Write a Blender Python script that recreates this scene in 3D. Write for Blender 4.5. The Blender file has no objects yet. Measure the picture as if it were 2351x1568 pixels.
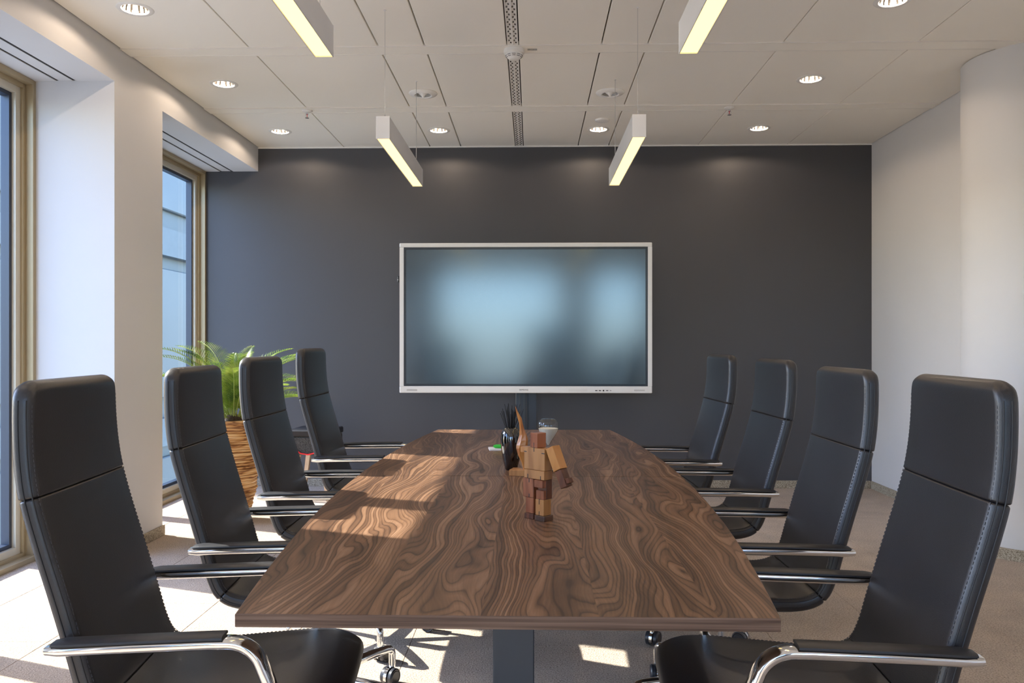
import bpy, math, random
from mathutils import Vector, Matrix, Euler
PI = math.pi
C = bpy.context.scene.collection
S = bpy.context.scene
random.seed(11)

# ------------------------------------------------------------------ camera, sky, sun, exposure
CAM_H = 1.23
cd = bpy.data.cameras.new('camera'); cam = bpy.data.objects.new('camera', cd); C.objects.link(cam)
cam.location = (0, 0, CAM_H)
cam.rotation_euler = (PI/2, 0, math.atan(46.5/1829))
cd.sensor_width = 36; cd.lens = 36*1829/2351; cd.shift_y = 6/2351
cd.clip_start = 0.05; cd.clip_end = 500
S.camera = cam

SUN = Vector((1, -0.35, -0.71)).normalized()
world = bpy.data.worlds.new('sky'); S.world = world; world.use_nodes = True
wn = world.node_tree
for n in list(wn.nodes): wn.nodes.remove(n)
sky = wn.nodes.new('ShaderNodeTexSky'); sky.sky_type = 'NISHITA'; sky.sun_disc = False
sky.sun_elevation = math.asin(-SUN.z)
sky.sun_rotation = math.atan2(-SUN.x, -SUN.y)
sky.air_density = 1.0; sky.dust_density = 0.8; sky.ozone_density = 2.5
bg = wn.nodes.new('ShaderNodeBackground'); bg.inputs['Strength'].default_value = 0.62
wo = wn.nodes.new('ShaderNodeOutputWorld')
tint = wn.nodes.new('ShaderNodeMix'); tint.data_type = 'RGBA'; tint.blend_type = 'MULTIPLY'; tint.inputs['Factor'].default_value = 1.0
tint.inputs['B'].default_value = (0.92, 0.96, 1.14, 1)
wn.links.new(sky.outputs[0], tint.inputs['A']); wn.links.new(tint.outputs['Result'], bg.inputs['Color']); wn.links.new(bg.outputs[0], wo.inputs['Surface'])

sd = bpy.data.lights.new('sun', 'SUN'); sd.energy = 9.0; sd.angle = 0.0093; sd.color = (1.0, 0.95, 0.88)
sun = bpy.data.objects.new('sun', sd); C.objects.link(sun)
sun.rotation_euler = SUN.to_track_quat('-Z', 'Y').to_euler()
sun.location = (-8, 6, 8)

S.view_settings.view_transform = 'Standard'; S.view_settings.look = 'None'
S.view_settings.gamma = 1.0; S.view_settings.use_curve_mapping = False
S.view_settings.exposure = 1.10
cy = S.cycles
cy.max_bounces = 10; cy.diffuse_bounces = 6; cy.glossy_bounces = 5; cy.transmission_bounces = 8; cy.transparent_max_bounces = 16
cy.sample_clamp_indirect = 6.0; cy.caustics_reflective = False; cy.caustics_refractive = False

# ------------------------------------------------------------------ materials
MATS = {}
def new_mat(name):
    m = bpy.data.materials.new(name); m.use_nodes = True
    nt = m.node_tree; b = nt.nodes['Principled BSDF']
    return m, nt, b
def N(nt, typ, **kw):
    n = nt.nodes.new(typ)
    for k, v in kw.items():
        if k.startswith('i_'): n.inputs[k[2:].replace('_', ' ')].default_value = v
        else: setattr(n, k, v)
    return n
def ramp(nt, stops, interp='LINEAR'):
    r = nt.nodes.new('ShaderNodeValToRGB'); r.color_ramp.interpolation = interp
    e = r.color_ramp.elements
    while len(e) < len(stops): e.new(0.5)
    for i, (p, c) in enumerate(stops):
        e[i].position = p; e[i].color = (*c, 1)
    return r
def coords(nt, scale=(1, 1, 1), loc=(0, 0, 0), rot=(0, 0, 0)):
    tc = nt.nodes.new('ShaderNodeTexCoord'); mp = nt.nodes.new('ShaderNodeMapping')
    mp.inputs['Scale'].default_value = scale; mp.inputs['Location'].default_value = loc; mp.inputs['Rotation'].default_value = rot
    nt.links.new(tc.outputs['Object'], mp.inputs['Vector']); return mp
def bump(nt, b, src, strength, dist):
    bp = nt.nodes.new('ShaderNodeBump'); bp.inputs['Strength'].default_value = strength; bp.inputs['Distance'].default_value = dist
    nt.links.new(src, bp.inputs['Height']); nt.links.new(bp.outputs[0], b.inputs['Normal']); return bp
def plain(name, col, rough=0.5, metal=0.0, noise=0.04, nscale=8.0, bmp=0.0, bscale=300.0, spec=0.5, coat=0.0):
    m, nt, b = new_mat(name)
    b.inputs['Roughness'].default_value = rough; b.inputs['Metallic'].default_value = metal
    b.inputs['Specular IOR Level'].default_value = spec
    if coat: b.inputs['Coat Weight'].default_value = coat; b.inputs['Coat Roughness'].default_value = 0.05
    mp = coords(nt)
    nz = N(nt, 'ShaderNodeTexNoise', i_Scale=nscale, i_Detail=4.0)
    nt.links.new(mp.outputs[0], nz.inputs['Vector'])
    lo = tuple(c*(1-noise) for c in col); hi = tuple(min(1, c*(1+noise)) for c in col)
    r = ramp(nt, [(0.3, lo), (0.7, hi)]); nt.links.new(nz.outputs['Fac'], r.inputs[0]); nt.links.new(r.outputs[0], b.inputs['Base Color'])
    if bmp:
        n2 = N(nt, 'ShaderNodeTexNoise', i_Scale=bscale, i_Detail=3.0); nt.links.new(mp.outputs[0], n2.inputs['Vector'])
        bump(nt, b, n2.outputs['Fac'], bmp, 0.002)
    MATS[name] = m; return m
def emis(name, col, strength):
    m, nt, b = new_mat(name)
    b.inputs['Base Color'].default_value = (*[min(1, c) for c in col], 1)
    b.inputs['Emission Color'].default_value = (*col, 1); b.inputs['Emission Strength'].default_value = strength
    MATS[name] = m; return m

plain('white_paint', (0.63, 0.625, 0.63), 0.75, noise=0.012, nscale=1.5, bmp=0.10, bscale=500, spec=0.25)
plain('dark_paint', (0.060, 0.060, 0.068), 0.48, noise=0.03, nscale=1.2, bmp=0.06, bscale=600, spec=0.55)
plain('ceiling_metal', (0.92, 0.875, 0.79), 0.55, noise=0.015, nscale=1.0, bmp=0.05, bscale=900, spec=0.3)
plain('ceiling_edge', (0.80, 0.76, 0.70), 0.5, noise=0.01)
plain('void_dark', (0.02, 0.018, 0.016), 0.9)
plain('fixture_white', (0.82, 0.80, 0.76), 0.4, noise=0.01)
plain('bronze_frame', (0.43, 0.345, 0.215), 0.38, metal=0.35, noise=0.03, nscale=3)
plain('cream_frame', (0.62, 0.57, 0.46), 0.4, metal=0.15, noise=0.02, nscale=3)
plain('gasket', (0.012, 0.022, 0.05), 0.35, spec=0.7)
plain('leather', (0.0150, 0.0140, 0.0165), 0.36, noise=0.12, nscale=5, bmp=0.16, bscale=420, spec=0.62)
plain('leather_seam', (0.012, 0.012, 0.014), 0.55)
plain('thread', (0.05, 0.05, 0.058), 0.6)
plain('black_plastic', (0.016, 0.016, 0.019), 0.42)
plain('caster_black', (0.022, 0.023, 0.03), 0.35, spec=0.6)
plain('chrome', (0.80, 0.81, 0.83), 0.09, metal=1.0, noise=0.01)
plain('satin_steel', (0.60, 0.61, 0.63), 0.25, metal=1.0, noise=0.02)
plain('aluminium', (0.62, 0.63, 0.655), 0.42, metal=0.35, noise=0.02)
plain('table_steel', (0.040, 0.050, 0.062), 0.42, metal=0.0, noise=0.04, spec=0.5)
plain('tv_white', (0.74, 0.74, 0.73), 0.35, noise=0.01)
plain('tv_bezel', (0.018, 0.026, 0.038), 0.25)
plain('tv_grille', (0.52, 0.52, 0.52), 0.5)
plain('stand_blue', (0.022, 0.032, 0.052), 0.35, spec=0.5)
plain('felt', (0.055, 0.052, 0.050), 0.95, noise=0.9, nscale=160, bmp=0.5, bscale=400)
plain('red_cord', (0.75, 0.015, 0.02), 0.5)
plain('pale_wood', (0.62, 0.44, 0.28), 0.5, noise=0.10, nscale=20)
plain('black_gloss', (0.004, 0.004, 0.005), 0.06, spec=0.9, coat=0.6)
plain('stick_black', (0.006, 0.006, 0.007), 0.5)
plain('sand', (0.82, 0.78, 0.66), 0.9, noise=0.02, nscale=200)
plain('paper', (0.80, 0.80, 0.84), 0.6)
plain('marker_green', (0.03, 0.5, 0.04), 0.35)
plain('marker_white', (0.75, 0.75, 0.78), 0.35)
plain('ink', (0.03, 0.03, 0.035), 0.6)
plain('label_grey', (0.40, 0.385, 0.36), 0.5, noise=0.5, nscale=90)
plain('soil', (0.05, 0.035, 0.022), 0.95, noise=0.4, nscale=60)
plain('exterior_ground', (0.30, 0.31, 0.30), 0.9, noise=0.2, nscale=0.4)
plain('exterior_panel', (0.150, 0.165, 0.150), 0.6, noise=0.08, nscale=0.3)
plain('exterior_slab', (0.165, 0.18, 0.165), 0.6, noise=0.05)
plain('exterior_glass', (0.125, 0.14, 0.13), 0.45, noise=0.10, nscale=0.5)
emis('pendant_glow', (1.0, 0.66, 0.19), 1.6)
emis('lamp_filament', (1.0, 0.78, 0.5), 3.5)
plain('reflector_metal', (0.22, 0.21, 0.20), 0.16, metal=1.0, noise=0.02)

def wood_mat(name, dark, mid, light, scale=(30, 30, 3), rough=0.42, coat=0.2):
    m, nt, b = new_mat(name); b.inputs['Roughness'].default_value = rough
    b.inputs['Coat Weight'].default_value = coat; b.inputs['Coat Roughness'].default_value = 0.2
    mp = coords(nt, scale)
    oi = nt.nodes.new('ShaderNodeObjectInfo')
    n1 = N(nt, 'ShaderNodeTexNoise', noise_dimensions='4D', i_Scale=1.0, i_Detail=3.0)
    mu = N(nt, 'ShaderNodeMath', operation='MULTIPLY'); mu.inputs[1].default_value = 37.0
    nt.links.new(oi.outputs['Random'], mu.inputs[0]); nt.links.new(mu.outputs[0], n1.inputs['W'])
    nt.links.new(mp.outputs[0], n1.inputs['Vector'])
    k = N(nt, 'ShaderNodeMath', operation='MULTIPLY'); k.inputs[1].default_value = 28.0
    s = N(nt, 'ShaderNodeMath', operation='SINE')
    nt.links.new(n1.outputs['Fac'], k.inputs[0]); nt.links.new(k.outputs[0], s.inputs[0])
    mr = N(nt, 'ShaderNodeMapRange'); mr.inputs['From Min'].default_value = -1
    nt.links.new(s.outputs[0], mr.inputs[0])
    r = ramp(nt, [(0.0, dark), (0.35, mid), (1.0, light)]); nt.links.new(mr.outputs[0], r.inputs[0])
    nt.links.new(r.outputs[0], b.inputs['Base Color'])
    bump(nt, b, mr.outputs[0], 0.08, 0.001)
    MATS[name] = m; return m
wood_mat('robot_light', (0.288, 0.118, 0.033), (0.360, 0.155, 0.045), (0.418, 0.192, 0.060), (16, 16, 3))
wood_mat('robot_mid', (0.194, 0.053, 0.018), (0.259, 0.077, 0.028), (0.310, 0.102, 0.040), (18, 18, 3))
wood_mat('robot_dark', (0.065, 0.019, 0.007), (0.108, 0.031, 0.011), (0.144, 0.043, 0.015), (18, 18, 3))
wood_mat('robot_orange', (0.302, 0.093, 0.015), (0.403, 0.143, 0.025), (0.475, 0.198, 0.045), (14, 14, 3), coat=0.5, rough=0.3)
wood_mat('robot_foot', (0.050, 0.025, 0.015), (0.086, 0.040, 0.022), (0.122, 0.056, 0.030), (18, 18, 3))

# carpet
def carpet():
    m, nt, b = new_mat('carpet'); b.inputs['Roughness'].default_value = 0.95; b.inputs['Specular IOR Level'].default_value = 0.1
    b.inputs['Sheen Weight'].default_value = 0.15
    g = nt.nodes.new('ShaderNodeNewGeometry')
    n1 = N(nt, 'ShaderNodeTexNoise', i_Scale=150.0, i_Detail=3.0, i_Roughness=0.7)
    n2 = N(nt, 'ShaderNodeTexNoise', i_Scale=3.2, i_Detail=5.0, i_Roughness=0.65)
    for n in (n1, n2): nt.links.new(g.outputs['Position'], n.inputs['Vector'])
    r1 = ramp(nt, [(0.30, (0.20, 0.145, 0.105)), (0.52, (0.52, 0.415, 0.32)), (0.75, (0.68, 0.56, 0.45))])
    nt.links.new(n1.outputs['Fac'], r1.inputs[0])
    r2 = ramp(nt, [(0.35, (0.86, 0.86, 0.86)), (0.65, (1.08, 1.07, 1.05))]); nt.links.new(n2.outputs['Fac'], r2.inputs[0])
    mx = N(nt, 'ShaderNodeMix', data_type='RGBA', blend_type='MULTIPLY'); mx.inputs['Factor'].default_value = 1
    nt.links.new(r1.outputs[0], mx.inputs['A']); nt.links.new(r2.outputs[0], mx.inputs['B'])
    nt.links.new(mx.outputs['Result'], b.inputs['Base Color'])
    bump(nt, b, n1.outputs['Fac'], 0.9, 0.006)
    MATS['carpet'] = m
carpet()
def granite():
    m, nt, b = new_mat('baseboard_stone'); b.inputs['Roughness'].default_value = 0.8
    mp = coords(nt)
    n1 = N(nt, 'ShaderNodeTexNoise', i_Scale=170.0, i_Detail=2.0); nt.links.new(mp.outputs[0], n1.inputs['Vector'])
    r = ramp(nt, [(0.35, (0.16, 0.13, 0.09)), (0.5, (0.33, 0.28, 0.21)), (0.65, (0.50, 0.44, 0.35))]); nt.links.new(n1.outputs['Fac'], r.inputs[0])
    nt.links.new(r.outputs[0], b.inputs['Base Color']); bump(nt, b, n1.outputs['Fac'], 0.5, 0.002)
    MATS['baseboard_stone'] = m
granite()
def walnut(name, edge=False):
    m, nt, b = new_mat(name); b.inputs['Roughness'].default_value = 0.42; b.inputs['Specular IOR Level'].default_value = 0.30
    tc = nt.nodes.new('ShaderNodeTexCoord'); sp = nt.nodes.new('ShaderNodeSeparateXYZ'); nt.links.new(tc.outputs['Object'], sp.inputs[0])
    def M(op, a, bb=None, c=None):
        n = nt.nodes.new('ShaderNodeMath'); n.operation = op
        for i, v in enumerate((a, bb, c)):
            if v is None: continue
            if isinstance(v, (int, float)): n.inputs[i].default_value = v
            else: nt.links.new(v, n.inputs[i])
        return n.outputs[0]
    X, Y, Z = sp.outputs
    if edge:
        cv = nt.nodes.new('ShaderNodeCombineXYZ')
        nt.links.new(M('MULTIPLY', X, 2.2), cv.inputs[0]); nt.links.new(M('MULTIPLY', Y, 2.2), cv.inputs[1]); nt.links.new(M('MULTIPLY', Z, 150), cv.inputs[2])
        n1 = N(nt, 'ShaderNodeTexNoise', i_Scale=1.0, i_Detail=5.0); nt.links.new(cv.outputs[0], n1.inputs['Vector'])
        r = ramp(nt, [(0.3, (0.050, 0.027, 0.018)), (0.5, (0.130, 0.080, 0.056)), (0.7, (0.20, 0.135, 0.10))]); nt.links.new(n1.outputs['Fac'], r.inputs[0])
        nt.links.new(r.outputs[0], b.inputs['Base Color'])
    else:
        # veneer leaves ~0.21 m wide, each with its own slice of figure
        leaf = M('FLOOR', M('MULTIPLY', M('ADD', X, 0.045), 1/0.213))
        wn_ = nt.nodes.new('ShaderNodeTexWhiteNoise'); wn_.noise_dimensions = '1D'; nt.links.new(leaf, wn_.inputs['W'])
        half = M('GREATER_THAN', Y, 2.956)
        off = M('ADD', M('MULTIPLY', wn_.outputs['Value'], 43.0), M('MULTIPLY', half, 0.0))
        # slow domain bend so the grain wanders
        cw = nt.nodes.new('ShaderNodeCombineXYZ'); nt.links.new(X, cw.inputs[0]); nt.links.new(Y, cw.inputs[1]); nt.links.new(off, cw.inputs[2])
        nw = N(nt, 'ShaderNodeTexNoise', i_Scale=3.0, i_Detail=1.0); nt.links.new(cw.outputs[0], nw.inputs['Vector'])
        xw = M('ADD', X, M('MULTIPLY', M('SUBTRACT', nw.outputs['Fac'], 0.5), 0.10))
        cv = nt.nodes.new('ShaderNodeCombineXYZ')
        nt.links.new(M('MULTIPLY', xw, 5.5), cv.inputs[0]); nt.links.new(M('MULTIPLY', Y, 1.05), cv.inputs[1]); nt.links.new(off, cv.inputs[2])
        n1 = N(nt, 'ShaderNodeTexNoise', i_Scale=1.0, i_Detail=2.2, i_Roughness=0.42); nt.links.new(cv.outputs[0], n1.inputs['Vector'])
        ringarg = M('ADD', M('MULTIPLY', n1.outputs['Fac'], 34.0), M('MULTIPLY', X, 75.0))
        fr = M('FRACT', ringarg)                      # growth rings: sharp dark late wood, soft rise
        rid = M('FLOOR', ringarg)
        wr = nt.nodes.new('ShaderNodeTexWhiteNoise'); wr.noise_dimensions = '1D'; nt.links.new(rid, wr.inputs['W'])
        # fine fibre streaks
        cf = nt.nodes.new('ShaderNodeCombineXYZ')
        nt.links.new(M('MULTIPLY', xw, 260.0), cf.inputs[0]); nt.links.new(M('MULTIPLY', Y, 9.0), cf.inputs[1]); nt.links.new(off, cf.inputs[2])
        nf = N(nt, 'ShaderNodeTexNoise', i_Scale=1.0, i_Detail=2.0); nt.links.new(cf.outputs[0], nf.inputs['Vector'])
        cb = nt.nodes.new('ShaderNodeCombineXYZ')
        nt.links.new(M('MULTIPLY', xw, 16.0), cb.inputs[0]); nt.links.new(M('MULTIPLY', Y, 0.9), cb.inputs[1]); nt.links.new(off, cb.inputs[2])
        nb = N(nt, 'ShaderNodeTexNoise', i_Scale=1.0, i_Detail=2.0); nt.links.new(cb.outputs[0], nb.inputs['Vector'])
        shape = ramp(nt, [(0.0, (0.10,)*3), (0.10, (0.62,)*3), (0.55, (0.80,)*3), (0.84, (0.55,)*3), (1.0, (0.08,)*3)])
        nt.links.new(fr, shape.inputs[0])
        v = M('ADD', M('MULTIPLY', shape.outputs[0], 0.40), M('MULTIPLY', wr.outputs['Value'], 0.30))
        v = M('ADD', v, M('MULTIPLY', nf.outputs['Fac'], 0.22))
        v = M('ADD', v, M('MULTIPLY', nb.outputs['Fac'], 0.60))
        v = M('SUBTRACT', v, 0.36)
        r = ramp(nt, [(0.12, (0.026, 0.012, 0.007)), (0.34, (0.090, 0.044, 0.023)), (0.54, (0.172, 0.090, 0.048)), (0.80, (0.310, 0.185, 0.112))])
        nt.links.new(v, r.inputs[0]); nt.links.new(r.outputs[0], b.inputs['Base Color'])
        bump(nt, b, nf.outputs['Fac'], 0.05, 0.0005)
    MATS[name] = m
walnut('walnut'); walnut('walnut_edge', True)
def pot_wood():
    m, nt, b = new_mat('pot_wood'); b.inputs['Roughness'].default_value = 0.5
    mp = coords(nt, (3, 3, 26))
    n1 = N(nt, 'ShaderNodeTexNoise', i_Scale=1.0, i_Detail=3.0); nt.links.new(mp.outputs[0], n1.inputs['Vector'])
    k = N(nt, 'ShaderNodeMath', operation='MULTIPLY'); k.inputs[1].default_value = 22
    s = N(nt, 'ShaderNodeMath', operation='SINE'); nt.links.new(n1.outputs['Fac'], k.inputs[0]); nt.links.new(k.outputs[0], s.inputs[0])
    mr = N(nt, 'ShaderNodeMapRange'); mr.inputs['From Min'].default_value = -1; nt.links.new(s.outputs[0], mr.inputs[0])
    r = ramp(nt, [(0.0, (0.22, 0.085, 0.025)), (0.12, (0.52, 0.27, 0.095)), (0.6, (0.64, 0.37, 0.15)), (1.0, (0.72, 0.47, 0.23))])
    nt.links.new(mr.outputs[0], r.inputs[0]); nt.links.new(r.outputs[0], b.inputs['Base Color']); bump(nt, b, mr.outputs[0], 0.4, 0.004)
    MATS['pot_wood'] = m
pot_wood()
def leafm():
    m, nt, b = new_mat('palm_leaf'); b.inputs['Roughness'].default_value = 0.38
    g = nt.nodes.new('ShaderNodeNewGeometry')
    n1 = N(nt, 'ShaderNodeTexNoise', i_Scale=9.0, i_Detail=2.0); nt.links.new(g.outputs['Position'], n1.inputs['Vector'])
    r = ramp(nt, [(0.35, (0.045, 0.11, 0.012)), (0.5, (0.19, 0.30, 0.03)), (0.66, (0.42, 0.48, 0.09))]); nt.links.new(n1.outputs['Fac'], r.inputs[0])
    nt.links.new(r.outputs[0], b.inputs['Base Color'])
    tr = N(nt, 'ShaderNodeBsdfTranslucent'); nt.links.new(r.outputs[0], tr.inputs['Color'])
    mx = nt.nodes.new('ShaderNodeMixShader'); mx.inputs[0].default_value = 0.35
    out = nt.nodes['Material Output']
    nt.links.new(b.outputs[0], mx.inputs[1]); nt.links.new(tr.outputs[0], mx.inputs[2]); nt.links.new(mx.outputs[0], out.inputs['Surface'])
    MATS['palm_leaf'] = m
leafm()
plain('rachis', (0.35, 0.42, 0.10), 0.5)
def pane_mat(name, tint, ior, rough=0.0):
    m, nt, b = new_mat(name)
    for n in list(nt.nodes):
        if n.type != 'OUTPUT_MATERIAL': nt.nodes.remove(n)
    out = [n for n in nt.nodes if n.type == 'OUTPUT_MATERIAL'][0]
    t = N(nt, 'ShaderNodeBsdfTransparent'); t.inputs['Color'].default_value = (*tint, 1)
    g = N(nt, 'ShaderNodeBsdfGlossy'); g.inputs['Roughness'].default_value = rough
    f = N(nt, 'ShaderNodeFresnel'); f.inputs['IOR'].default_value = ior
    mx = nt.nodes.new('ShaderNodeMixShader')
    ge = nt.nodes.new('ShaderNodeNewGeometry'); fb = N(nt, 'ShaderNodeMath', operation='SUBTRACT'); fb.inputs[0].default_value = 1.0; nt.links.new(ge.outputs['Backfacing'], fb.inputs[1])
    fm = N(nt, 'ShaderNodeMath', operation='MULTIPLY'); nt.links.new(f.outputs[0], fm.inputs[0]); nt.links.new(fb.outputs[0], fm.inputs[1])   # outer faces only
    nt.links.new(fm.outputs[0], mx.inputs[0]); nt.links.new(t.outputs[0], mx.inputs[1]); nt.links.new(g.outputs[0], mx.inputs[2])
    nt.links.new(mx.outputs[0], out.inputs['Surface']); MATS[name] = m
pane_mat('window_glass', (0.965, 0.985, 0.98), 1.45)
pane_mat('clear_glass', (0.90, 0.91, 0.91), 1.95)
def screen():
    m, nt, b = new_mat('screen_glass')
    b.inputs['Base Color'].default_value = (0.006, 0.010, 0.016, 1); b.inputs['Roughness'].default_value = 0.16
    b.inputs['IOR'].default_value = 1.95; b.inputs['Specular IOR Level'].default_value = 0.75
    b.inputs['Specular Tint'].default_value = (0.72, 0.88, 1.0, 1)
    mp = coords(nt); n1 = N(nt, 'ShaderNodeTexNoise', i_Scale=900.0); nt.links.new(mp.outputs[0], n1.inputs['Vector'])
    MATS['screen_glass'] = m
screen()

# ------------------------------------------------------------------ mesh helpers
class MB:
    def __init__(s): s.v = []; s.f = []; s.m = []; s.mats = []
    def mi(s, name):
        if name not in s.mats: s.mats.append(name)
        return s.mats.index(name)
    def add(s, vs, fs, mat):
        o = len(s.v); k = s.mi(mat); s.v += [tuple(v) for v in vs]
        for f in fs: s.f.append(tuple(i+o for i in f)); s.m.append(k)
        return s
    def box(s, x0, x1, y0, y1, z0, z1, mat, bev=0.0, M=None):
        if bev <= 0:
            vs = [(x, y, z) for z in (z0, z1) for y in (y0, y1) for x in (x0, x1)]
            fs = [(0, 2, 3, 1), (4, 5, 7, 6), (0, 1, 5, 4), (2, 6, 7, 3), (0, 4, 6, 2), (1, 3, 7, 5)]
        else:   # chamfered box: 24 verts
            vs = []; idx = {}
            X = (x0, x1); Y = (y0, y1); Z = (z0, z1)
            for i in (0, 1):
                for j in (0, 1):
                    for k in (0, 1):
                        sx = bev if i == 0 else -bev; sy = bev if j == 0 else -bev; sz = bev if k == 0 else -bev
                        for ax, p in (('x', (X[i], Y[j]+sy, Z[k]+sz)), ('y', (X[i]+sx, Y[j], Z[k]+sz)), ('z', (X[i]+sx, Y[j]+sy, Z[k]))):
                            idx[(i, j, k, ax)] = len(vs); vs.append(p)
            q = lambda *a: tuple(idx[t] for t in a)
            fs = [q((0,0,0,'x'),(0,0,1,'x'),(0,1,1,'x'),(0,1,0,'x')), q((1,0,0,'x'),(1,1,0,'x'),(1,1,1,'x'),(1,0,1,'x')),
                  q((0,0,0,'y'),(1,0,0,'y'),(1,0,1,'y'),(0,0,1,'y')), q((0,1,0,'y'),(0,1,1,'y'),(1,1,1,'y'),(1,1,0,'y')),
                  q((0,0,0,'z'),(0,1,0,'z'),(1,1,0,'z'),(1,0,0,'z')), q((0,0,1,'z'),(1,0,1,'z'),(1,1,1,'z'),(0,1,1,'z'))]
            for a in (0, 1):
                for c in (0, 1):
                    fs += [q((a,c,0,'x'),(a,c,1,'x'),(a,c,1,'y'),(a,c,0,'y')), q((a,0,c,'x'),(a,1,c,'x'),(a,1,c,'z'),(a,0,c,'z')), q((0,a,c,'y'),(1,a,c,'y'),(1,a,c,'z'),(0,a,c,'z'))]
            for i in (0, 1):
                for j in (0, 1):
                    for k in (0, 1): fs.append(q((i,j,k,'x'),(i,j,k,'y'),(i,j,k,'z')))
        if M is not None: vs = [M @ Vector(v) for v in vs]
        return s.add(vs, fs, mat)
    def lathe(s, prof, mat, cx=0, cy=0, cz=0, n=32, axis='z', closed=False, rad=None, cap=True):
        vs = []; fs = []
        for (r, z) in prof:
            for k in range(n):
                a = 2*PI*k/n; rr = r*(rad(a, z) if rad else 1)
                c, d = rr*math.cos(a), rr*math.sin(a)
                p = {'z': (cx+c, cy+d, cz+z), 'y': (cx+c, cy+z, cz+d), 'x': (cx+z, cy+c, cz+d)}[axis]
                vs.append(p)
        m = len(prof)
        for i in range(m-1 if not closed else m):
            for k in range(n):
                a = i*n+k; b = i*n+(k+1) % n; i2 = (i+1) % m
                fs.append((a, b, i2*n+(k+1) % n, i2*n+k))
        if not closed and cap:
            if prof[0][0] > 1e-6: fs.append(tuple(reversed(range(n))))
            if prof[-1][0] > 1e-6: fs.append(tuple(range((m-1)*n, m*n)))
        return s.add(vs, fs, mat)
    def tube(s, pts, r, mat, n=10, caps=True):
        pts = [Vector(p) for p in pts]; rs = r if isinstance(r, (list, tuple)) else [r]*len(pts)
        vs = []; fs = []; up = None
        for i, p in enumerate(pts):
            t = (pts[min(i+1, len(pts)-1)]-pts[max(i-1, 0)]).normalized()
            if up is None: up = Vector((0, 0, 1)) if abs(t.z) < 0.9 else Vector((1, 0, 0))
            a = t.cross(up).normalized(); b = a.cross(t).normalized(); up = b
            for k in range(n):
                q = 2*PI*k/n; vs.append(p+(a*math.cos(q)+b*math.sin(q))*rs[i])
        for i in range(len(pts)-1):
            for k in range(n): fs.append((i*n+k, i*n+(k+1) % n, (i+1)*n+(k+1) % n, (i+1)*n+k))
        if caps: fs.append(tuple(reversed(range(n)))); fs.append(tuple(range((len(pts)-1)*n, len(pts)*n)))
        return s.add(vs, fs, mat)
    def rings(s, rings, mat, caps=True):
        n = len(rings[0]); vs = [p for r in rings for p in r]; fs = []
        for i in range(len(rings)-1):
            for k in range(n): fs.append((i*n+k, i*n+(k+1) % n, (i+1)*n+(k+1) % n, (i+1)*n+k))
        if caps: fs.append(tuple(reversed(range(n)))); fs.append(tuple(range((len(rings)-1)*n, len(rings)*n)))
        return s.add(vs, fs, mat)
    def mesh(s, name, smooth=True, angle=38):
        me = bpy.data.meshes.new(name); me.from_pydata(s.v, [], s.f)
        for m in s.mats: me.materials.append(MATS[m])
        me.polygons.foreach_set('material_index', s.m)
        me.validate(); me.update()
        import bmesh
        bm = bmesh.new(); bm.from_mesh(me); bmesh.ops.recalc_face_normals(bm, faces=bm.faces); bm.to_mesh(me); bm.free()
        if smooth:
            me.polygons.foreach_set('use_smooth', [True]*len(me.polygons)); me.set_sharp_from_angle(angle=math.radians(angle))
        return me
    def build(s, name, parent=None, smooth=True, angle=38, loc=None):
        o = bpy.data.objects.new(name, s.mesh(name, smooth, angle)); C.objects.link(o)
        if parent: o.parent = parent
        if loc: o.location = loc
        return o
def link(name, me, parent=None, loc=(0, 0, 0), rot=(0, 0, 0), scale=None):
    o = bpy.data.objects.new(name, me); C.objects.link(o); o.parent = parent; o.location = loc; o.rotation_euler = rot
    if scale: o.scale = scale
    return o
def tag(o, label, cat, group=None, kind=None):
    o['label'] = label; o['category'] = cat
    if group: o['group'] = group
    if kind: o['kind'] = kind
    return o
def thing(name, label, cat, loc=(0, 0, 0), rz=0, group=None):
    o = bpy.data.objects.new(name, None); C.objects.link(o); o.empty_display_size = 0.1
    o.location = loc; o.rotation_euler = (0, 0, rz); return tag(o, label, cat, group)
def struct(o, label=None, cat=None):
    o['kind'] = 'structure'
    if label: o['label'] = label
    if cat: o['category'] = cat
    return o
def dup(o, parent=None):
    c = o.copy(); C.objects.link(c); c.parent = parent
    for ch in o.children: dup(ch, c)
    return c

# ------------------------------------------------------------------ room numbers
YW = 6.861; XR = 2.89; XL = -2.38; XWIN = -2.84; ZC = 2.935; ZH = 2.73; YB = -3.6; ZTOP = ZC+0.16
PIERS = [(-2.57, -1.98), (-0.22, 0.37), (2.13, 2.72), (4.48, 5.07)]

# floor slab with separate carpet tiles
f = MB(); f.box(-3.0, 3.2, YB-0.2, YW+0.15, -0.12, -0.008, 'void_dark')
floor = struct(f.build('floor', smooth=False), 'beige looped carpet floor laid in square tiles', 'floor')
tm = {}
def tile_mesh(w, d):
    key = (round(w, 3), round(d, 3))
    if key not in tm:
        b = MB(); b.box(0.0006, w-0.0006, 0.0006, d-0.0006, -0.008, 0.0, 'carpet', bev=0.0015); tm[key] = b.mesh('carpet_tile', False)
    return tm[key]
xs = [-2.97]+[-2.5+0.5*i for i in range(11)]+[2.97]
ys = [YB]+[-3.26+0.5*i for i in range(21)]+[YW]
for i in range(len(xs)-1):
    for j in range(len(ys)-1):
        link('carpet_tile', tile_mesh(xs[i+1]-xs[i], ys[j+1]-ys[j]), floor, (xs[i], ys[j], 0))

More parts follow.
